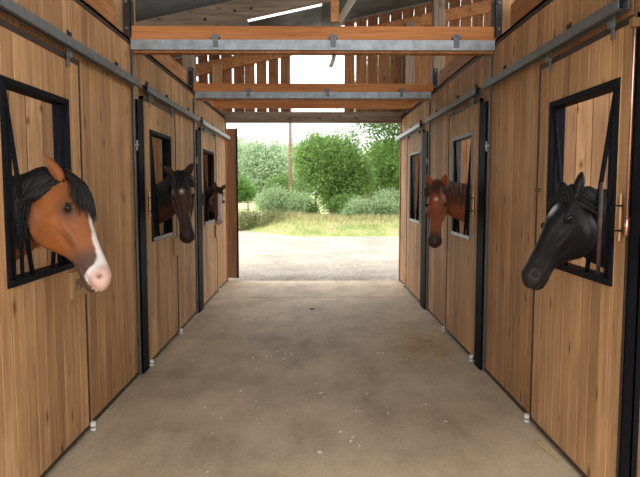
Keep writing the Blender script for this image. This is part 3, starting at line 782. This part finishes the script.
def make_horse(label, side, poll, muzzle, dorsal, neck_pts, body_y, coat, hair, voxel, ear_dir=(-.45, .22, .88), mane_side=None, mane_len=1.0, forelock=1.0, name='horse', size=1.0, ears=.135):
    Pp = Vector(poll); Mz = Vector(muzzle); U = (Mz - Pp).normalized(); Wd = Vector(dorsal); Wd = (Wd - U * Wd.dot(U)).normalized(); V = U.cross(Wd).normalized()
    sc = (Mz - Pp).length / .60 * size
    def loc(u, v, w_): return Pp + (U * u + V * v + Wd * w_) * sc
    mb = MB(); n = 28; rings = []
    k = 34
    for i in range(k):
        u = HEAD[0][0] + (HEAD[-1][0] - HEAD[0][0]) * i / (k - 1)
        d, ve, wt, wm, wb = interp(u, HEAD); mid = (d + ve) / 2; hd = (d - ve) / 2; ring = []
        for j in range(n):
            t = 2 * PI * j / n; s_, c_ = math.sin(t), math.cos(t)
            h = math.copysign(abs(s_) ** .85, s_); hw = (wm + (wt - wm) * max(0, h) ** 1.3) if h > 0 else (wm + (wb - wm) * (-h))
            ring.append(loc(u, math.copysign(abs(c_) ** .72, c_) * hw, mid + hd * h))
        rings.append(ring)
    loft(mb, rings, n)
    # ears: cupped cones
    for s in (-1, 1):
        rr = []; base = Vector((-.012, s * .052, .0)); tip_dir = Vector((ear_dir[0], s * ear_dir[1], ear_dir[2])).normalized()
        side_ax = Vector((.35, s * .9, .1)); side_ax = (side_ax - tip_dir * side_ax.dot(tip_dir)).normalized(); fr = tip_dir.cross(side_ax).normalized()
        for q, (t, wv, th) in enumerate(((-.25, .026, .024), (0, .032, .030), (.2, .039, .031), (.45, .040, .027), (.7, .031, .021), (.88, .018, .013), (1, .006, .007))):
            c = base + tip_dir * t * ears
            rr.append([loc(*(c + side_ax * math.cos(2 * PI * j / 10) * wv + fr * math.sin(2 * PI * j / 10) * th)) for j in range(10)])
        loft(mb, rr, 10)
    # neck: from inside the head to the shoulders. neck_pts: (x,y,z, half depth, half width)
    s0 = loc(.06, 0, -.10); s1 = loc(-.01, 0, -.11)
    path = [(*s0, .085 * sc, .06 * sc), (*s1, .108 * sc, .064 * sc)] + neck_pts
    sp = spline(path, 6); rings = []
    for i, p in enumerate(sp):
        c = Vector(p[:3]); d = (Vector(sp[min(i + 1, len(sp) - 1)][:3]) - Vector(sp[max(i - 1, 0)][:3])).normalized()
        lat = d.cross(Vector((0, 0, 1))).normalized()
        if i < 10: # start parallel to the head's own lateral axis
            v_ = V if V.dot(lat) > 0 else -V; lat = (lat * (i / 10) + v_ * (1 - i / 10)).normalized(); lat = (lat - d * lat.dot(d)).normalized()
        up = lat.cross(d).normalized()
        if up.z < 0: up = -up
        rings.append([c + lat * math.cos(2 * PI * j / 20) * p[4] * (1 - .25 * max(0, math.sin(2 * PI * j / 20))) + up * math.sin(2 * PI * j / 20) * p[3] for j in range(20)])
    loft(mb, rings, 20)
    crest = [(Vector(p[:3]), r[5], (r[0] - r[10]).normalized()) for p, r in zip(sp, rings)]
    # trunk, along x away from the aisle
    bx = neck_pts[-1][0]; X = lambda t: bx + side * t
    tr = [(-.22, 1.12, .10, .10), (-.14, 1.14, .24, .19), (0, 1.17, .33, .25), (.25, 1.17, .35, .28), (.6, 1.15, .34, .30), (.95, 1.17, .33, .29), (1.2, 1.2, .31, .28), (1.4, 1.2, .24, .22), (1.5, 1.18, .12, .12)]
    rings = [[(X(t), body_y + math.cos(2 * PI * j / 24) * hw, z + math.sin(2 * PI * j / 24) * hd) for j in range(24)] for (t, z, hd, hw) in tr]
    loft(mb, rings, 24)
    for s in (-1, 1):
        fy = body_y + s * .16
        mb.tube([(X(.05), fy, 1.1), (X(.02), fy, .80), (X(0), fy, .52), (X(0), fy, .47), (X(0), fy, .42), (X(0), fy, .18), (X(-.05), fy, .07), (X(-.07), fy, .0)], [.14, .085, .052, .052, .042, .033, .05, .06], 12)
        hy = body_y + s * .17
        mb.tube([(X(1.22), hy, 1.15), (X(1.10), hy, .82), (X(1.30), hy, .58), (X(1.33), hy, .50), (X(1.27), hy, .20), (X(1.22), hy, .07), (X(1.20), hy, .0)], [.2, .13, .065, .055, .036, .05, .06], 12)
    mb.tube([(X(1.46), body_y, 1.32), (X(1.56), body_y, 1.15), (X(1.58), body_y, .8), (X(1.56), body_y, .5)], [.05, .06, .07, .02], 10)
    # union into one continuous skin
    tmp = mb.build('tmp', None)
    md = tmp.modifiers.new('r', 'REMESH'); md.mode = 'VOXEL'; md.voxel_size = voxel; md.use_smooth_shade = True
    sm = tmp.modifiers.new('s', 'SMOOTH'); sm.iterations = 4; sm.factor = .5
    dg = bpy.context.evaluated_depsgraph_get(); ev = tmp.evaluated_get(dg)
    me = bpy.data.meshes.new_from_object(ev); bpy.data.objects.remove(tmp)
    nv = len(me.vertices); co = np.empty(nv * 3); me.vertices.foreach_get('co', co); co = co.reshape(-1, 3)
    no = np.empty(nv * 3); me.vertices.foreach_get('normal', no); no = no.reshape(-1, 3)
    Un, Vn, Wn, Pn = map(lambda q: np.array(q), (U, V, Wd, Pp))
    rel = (co - Pn) / sc; u = rel @ Un; v = rel @ Vn; w_ = rel @ Wn
    def g(du, dv, dw, ru, rv, rw): return np.exp(-((du / ru) ** 2 + (dv / rv) ** 2 + (dw / rw) ** 2))
    av = np.abs(v); disp = np.zeros(nv)
    disp += .014 * g(u - .165, av - .097, w_ - .000, .045, .03, .018)          # brow
    disp -= .013 * g(u - .20, av - .10, w_ + .035, .026, .03, .018)            # socket
    disp -= .010 * g(u - .30, av - .06, w_ + .045, .07, .05, .022)             # hollow above the crest
    disp += .009 * g(u - .29, av - .075, w_ + .083, .07, .04, .012)            # facial crest
    disp -= .008 * g(u - .33, av - .055, w_ + .125, .06, .05, .018)            # hollow under it
    disp += .008 * g(u - .15, av - .07, w_ + .17, .07, .05, .05)               # cheek
    disp += .010 * g(u - .555, av - .052, w_ + .055, .026, .03, .024)          # nostril wing
    disp -= .026 * g(u - .572, av - .056, w_ + .066, .012, .03, .012)          # nostril
    mouth = -.122 - .02 * (u - .55)
    disp -= .007 * np.exp(-((w_ - mouth) / .006) ** 2) * (u > .475) * (u < .64) * (av < .09)
    disp += .005 * g(u - .585, av * 0, w_ + .095, .03, 1, .012)
    disp -= .016 * g(u + .03, av - .05, w_ - .055, .05, .02, .03) * 0
    co2 = co + no * (disp * sc)[:, None]
    me.vertices.foreach_set('co', co2.ravel())
    colr = coat(u, v, w_, co, g)
    ca = me.color_attributes.new('Col', 'FLOAT_COLOR', 'POINT')
    ca.data.foreach_set('color', np.concatenate([np.clip(colr, 0, 1), np.ones((nv, 1))], 1).ravel())
    root = empty(name, (bx, body_y, 0), label, 'horse')
    co3 = co2 - np.array([bx, body_y, 0]); me.vertices.foreach_set('co', co3.ravel()); me.update()
    link_mesh('body', me, M['coat'], root, smooth=True)
    # eyes
    for s in (-1, 1):
        c = loc(.198, s * .0925, -.028); r = .0150 * sc
        bm = bmesh.new(); bmesh.ops.create_uvsphere(bm, u_segments=16, v_segments=10, radius=r)
        bmesh.ops.translate(bm, verts=bm.verts, vec=c - Vector((bx, body_y, 0))); em = bpy.data.meshes.new('eye'); bm.to_mesh(em); bm.free()
        link_mesh('eye', em, M['eye'], root, smooth=True)
        # upper lid
        L_ = [loc(.198 + .026 * math.cos(a), s * (.103 - .007 * abs(math.cos(a))), -.03 + .0215 * math.sin(a)) for a in lin(PI * .02, PI * .98, 9)]
        MB().tube(L_, [.002, .0045, .006, .0065, .0065, .0065, .006, .0045, .002], 6).build('eyelid', M['lid_' + hair] if 'lid_' + hair in M else M['hair'], root, smooth=True)
    # hair
    def strands(name_, roots, mat, r0):
        h = MB()
        for pts in roots:
            h.tube(pts, [r0, r0 * 1.15, r0, r0 * .7, r0 * .2][:len(pts)], 4)
        h.build(name_, mat, root, smooth=True)
    hm = M[hair]; R = []
    nst = int(420 * forelock)
    for _ in range(nst):
        vv = random.uniform(-.045, .045); uu = random.uniform(-.05, .03); ln = random.uniform(.10, .20) * (.5 + .5 * forelock); sp_ = vv * 1.5 + random.gauss(0, .012)
        pts = []
        for t in (0, .25, .5, .75, 1):
            u_ = uu + ln * t; d, ve, wt, wm, wb = interp(max(0, u_), HEAD)
            v2 = vv + (sp_ - vv) * t * 1.3; drop = max(0, abs(v2) - .04) * .9
            pts.append(loc(u_, v2, d + .012 + .022 * math.sin(PI * min(1, t * 1.1)) * (1.1 if uu > -.03 else 1.4) - drop))
        R.append(pts)
    strands('forelock', R, hm, .0032 * sc)
    R = []; ms = mane_side
    for i in range(2, len(crest) - 3):
        for _ in range(90):
            f_ = random.random(); c0, t0, l0 = crest[i]; c1, t1, l1 = crest[i + 1]
            top = Vector(t0).lerp(Vector(t1), f_); cen = c0.lerp(c1, f_); lat = Vector(l0)
            dirv = lat * (1 if lat.dot(Vector(ms)) > 0 else -1)
            upv = (top - cen); hd = upv.length; upv.normalize()
            s_ = random.choice((1, 1, 1, -1)); ln = random.uniform(.65, 1.25) * min(.20, hd * 1.25) * mane_len; wv = random.uniform(.0, .02)
            a0 = top - upv * .012; dd = dirv * s_; wid_ = .065 + .03 * (i / len(crest))
            along = Vector((random.gauss(0, .012), random.gauss(0, .012), 0))
            R.append([a0, a0 + upv * .022 + dd * .022, a0 - upv * ln * .25 + dd * (wid_ * .75 + wv) + along * .3, a0 - upv * ln * .65 + dd * (wid_ * 1.15 + wv) + along, a0 - upv * ln + dd * (wid_ * 1.25 + wv) + along * 2])
    strands('mane', R, hm, .004 * sc)
    return root

def mixa(a, b, t): t = np.clip(t, 0, 1)[:, None]; return a * (1 - t) + np.array(b)[None] * t
def sst(x, a, b): t = np.clip((x - a) / (b - a), 0, 1); return t * t * (3 - 2 * t)
def base_col(n, c): return np.tile(np.array(c, float), (n, 1))
def legs_dark(c, co, col=(.02, .014, .012)): return mixa(c, col, 1 - sst(co[:, 2], .45, .62))

def coat_A(u, v, w_, co, g):
    c = base_col(len(u), (.33, .115, .035)); av = np.abs(v)
    head = (u < .66) & (u > -.12) & (w_ < .05) & (w_ > -.3) & (av < .14)
    c = mixa(c, (.22, .07, .022), sst(w_, -.10, -.02) * head * .5)
    c = mixa(c, (.06, .03, .02), g(u - .20, av - .09, w_ + .04, .055, .05, .045) * .9 * head)
    c = mixa(c, (.10, .065, .055), sst(u - .25 * (w_ + .09), .37, .46) * head * .9)
    c = mixa(c, (.10, .06, .045), g(u - .33, av - .055, w_ + .10, .06, .05, .03) * .5 * head)
    d = -.03 + 0 * u
    bw = .006 + .030 * sst(u, .12, .5) + .05 * sst(u, .47, .55)
    topz = np.interp(u, [t[0] for t in HEAD], [t[1] for t in HEAD])
    lowlim = .022 + .012 * sst(u, .3, .45) + .12 * sst(u, .50, .545)
    wav = .0018 * np.sin(u * 70)
    bl = sst(bw + wav - av, -.003, .005) * (w_ > topz - lowlim) * (u > .13) * head
    c = mixa(c, (.78, .74, .70), bl)
    pink = sst(u + .3 * (w_ + .06), .525, .55) * head * (w_ > -.125)
    c = mixa(c, (.70, .43, .37), pink * .85)
    c = mixa(c, (.20, .12, .10), g(u - .575, av - .05, w_ + .064, .011, .04, .012) * head)
    c = mixa(c, (.12, .07, .06), (w_ < -.128) * sst(u, .47, .5) * head)
    c = mixa(c, (.02, .014, .012), ((u < .0) & (w_ > .10) & (av < .12)) * .6)
    return legs_dark(c, co)
def coat_B(u, v, w_, co, g):
    c = base_col(len(u), (.052, .021, .011)); av = np.abs(v); head = (u < .66) & (u > -.12) & (w_ < .06) & (w_ > -.3) & (av < .14)
    c = mixa(c, (.03, .018, .014), sst(u, .40, .50) * head)
    c = mixa(c, (.03, .016, .012), ((u < .05) & (w_ > .03) & (av < .14)) * .9)
    c = mixa(c, (.50, .46, .45), g(u - .165, v, w_ - .03, .022, .017, .05) * 1.2 * head)
    return legs_dark(c, co)
def coat_C(u, v, w_, co, g):
    c = base_col(len(u), (.12, .042, .02)); av = np.abs(v); head = (u < .66) & (u > -.12) & (w_ < .06) & (w_ > -.3) & (av < .14)
    topz = np.interp(u, [t[0] for t in HEAD], [t[1] for t in HEAD])
    bl = sst(.036 + .01 * sst(u, .45, .55) - av, -.004, .008) * (w_ > topz - .09) * (u > .09) * head
    c = mixa(c, (.72, .64, .60), bl); c = mixa(c, (.45, .30, .27), sst(u, .55, .6) * head * .7)
    return legs_dark(c, co, (.1, .04, .02))
def coat_D(u, v, w_, co, g):
    c = base_col(len(u), (.225, .062, .022)); av = np.abs(v); head = (u < .66) & (u > -.12) & (w_ < .06) & (w_ > -.3) & (av < .14)
    c = mixa(c, (.05, .028, .024), sst(u, .46, .54) * head)
    c = mixa(c, (.62, .5, .44), g(u - .165, v, w_ - .03, .018, .015, .05) * 1.2 * head)
    return legs_dark(c, co, (.15, .05, .02))
def coat_E(u, v, w_, co, g):
    c = base_col(len(u), (.009, .008, .008)); av = np.abs(v); head = (u < .66) & (u > -.12) & (w_ < .06) & (w_ > -.3) & (av < .14)
    c = mixa(c, (.018, .016, .016), sst(u, .42, .52) * head * .8)
    c = mixa(c, (.55, .55, .58), g(u - .155, v, w_ - .03, .036, .020, .05) * 1.5 * head)
    return c

import sys
V_ = .0095
make_horse('bay horse with white blaze and pink muzzle leaning from nearest left stall', -1, (-1.321, 3.22, 1.668), (-0.986, 3.01, 1.188), (.93, .04, .5),
           [(-1.60, 3.38, 1.50, .20, .095), (-1.85, 3.40, 1.41, .25, .12), (-2.25, 3.40, 1.27, .31, .18)], 3.40, coat_A, 'hair', V_, ear_dir=(-.8, .34, .0), mane_side=(0, -1, 0), mane_len=1.7, forelock=1.6, size=1.0, ears=.12)
make_horse('dark bay horse with small star facing camera at middle left stall', -1, (-1.281, 5.8, 1.735), (-1.161, 5.5, 1.19), (.15, -.9, .35),
           [(-1.48, 5.98, 1.50, .175, .095), (-1.80, 6.0, 1.40, .22, .115), (-2.25, 6.0, 1.28, .29, .17)], 6.0, coat_B, 'hair', .011, ear_dir=(-.4, .6, .8), mane_side=(0, -1, 0), forelock=.6, size=1.0, ears=.15)
make_horse('brown horse with broad white blaze at the farthest left stall', -1, (-1.362, 8.6, 1.606), (-1.265, 8.3, 1.193), (.62, -.7, .4),
           [(-1.56, 8.70, 1.46, .16, .09), (-1.85, 8.70, 1.38, .20, .11), (-2.25, 8.70, 1.26, .27, .17)], 8.70, coat_C, 'hair', .011, ear_dir=(-.4, .35, .88), mane_side=(0, -1, 0), forelock=.2, size=1.0)
make_horse('red chestnut horse with small star at the middle right stall', 1, (1.223, 5.95, 1.65), (1.143, 5.66, 1.138), (-.25, -.9, .4),
           [(1.46, 6.08, 1.50, .175, .095), (1.80, 6.1, 1.42, .22, .115), (2.25, 6.1, 1.28, .29, .17)], 6.1, coat_D, 'hair_brown', .011, ear_dir=(-.4, .32, .88), mane_side=(0, 1, 0), forelock=.25, size=1.02)
make_horse('black horse with small white star leaning from nearest right stall', 1, (1.405, 3.28, 1.587), (1.071, 3.05, 1.236), (-.93, -.15, .55),
           [(1.62, 3.44, 1.42, .20, .095), (1.87, 3.46, 1.35, .25, .12), (2.25, 3.46, 1.25, .31, .18)], 3.46, coat_E, 'hair', V_, ear_dir=(-.75, .3, .5), mane_side=(0, 1, 0), forelock=.3, size=1.09, ears=.115)
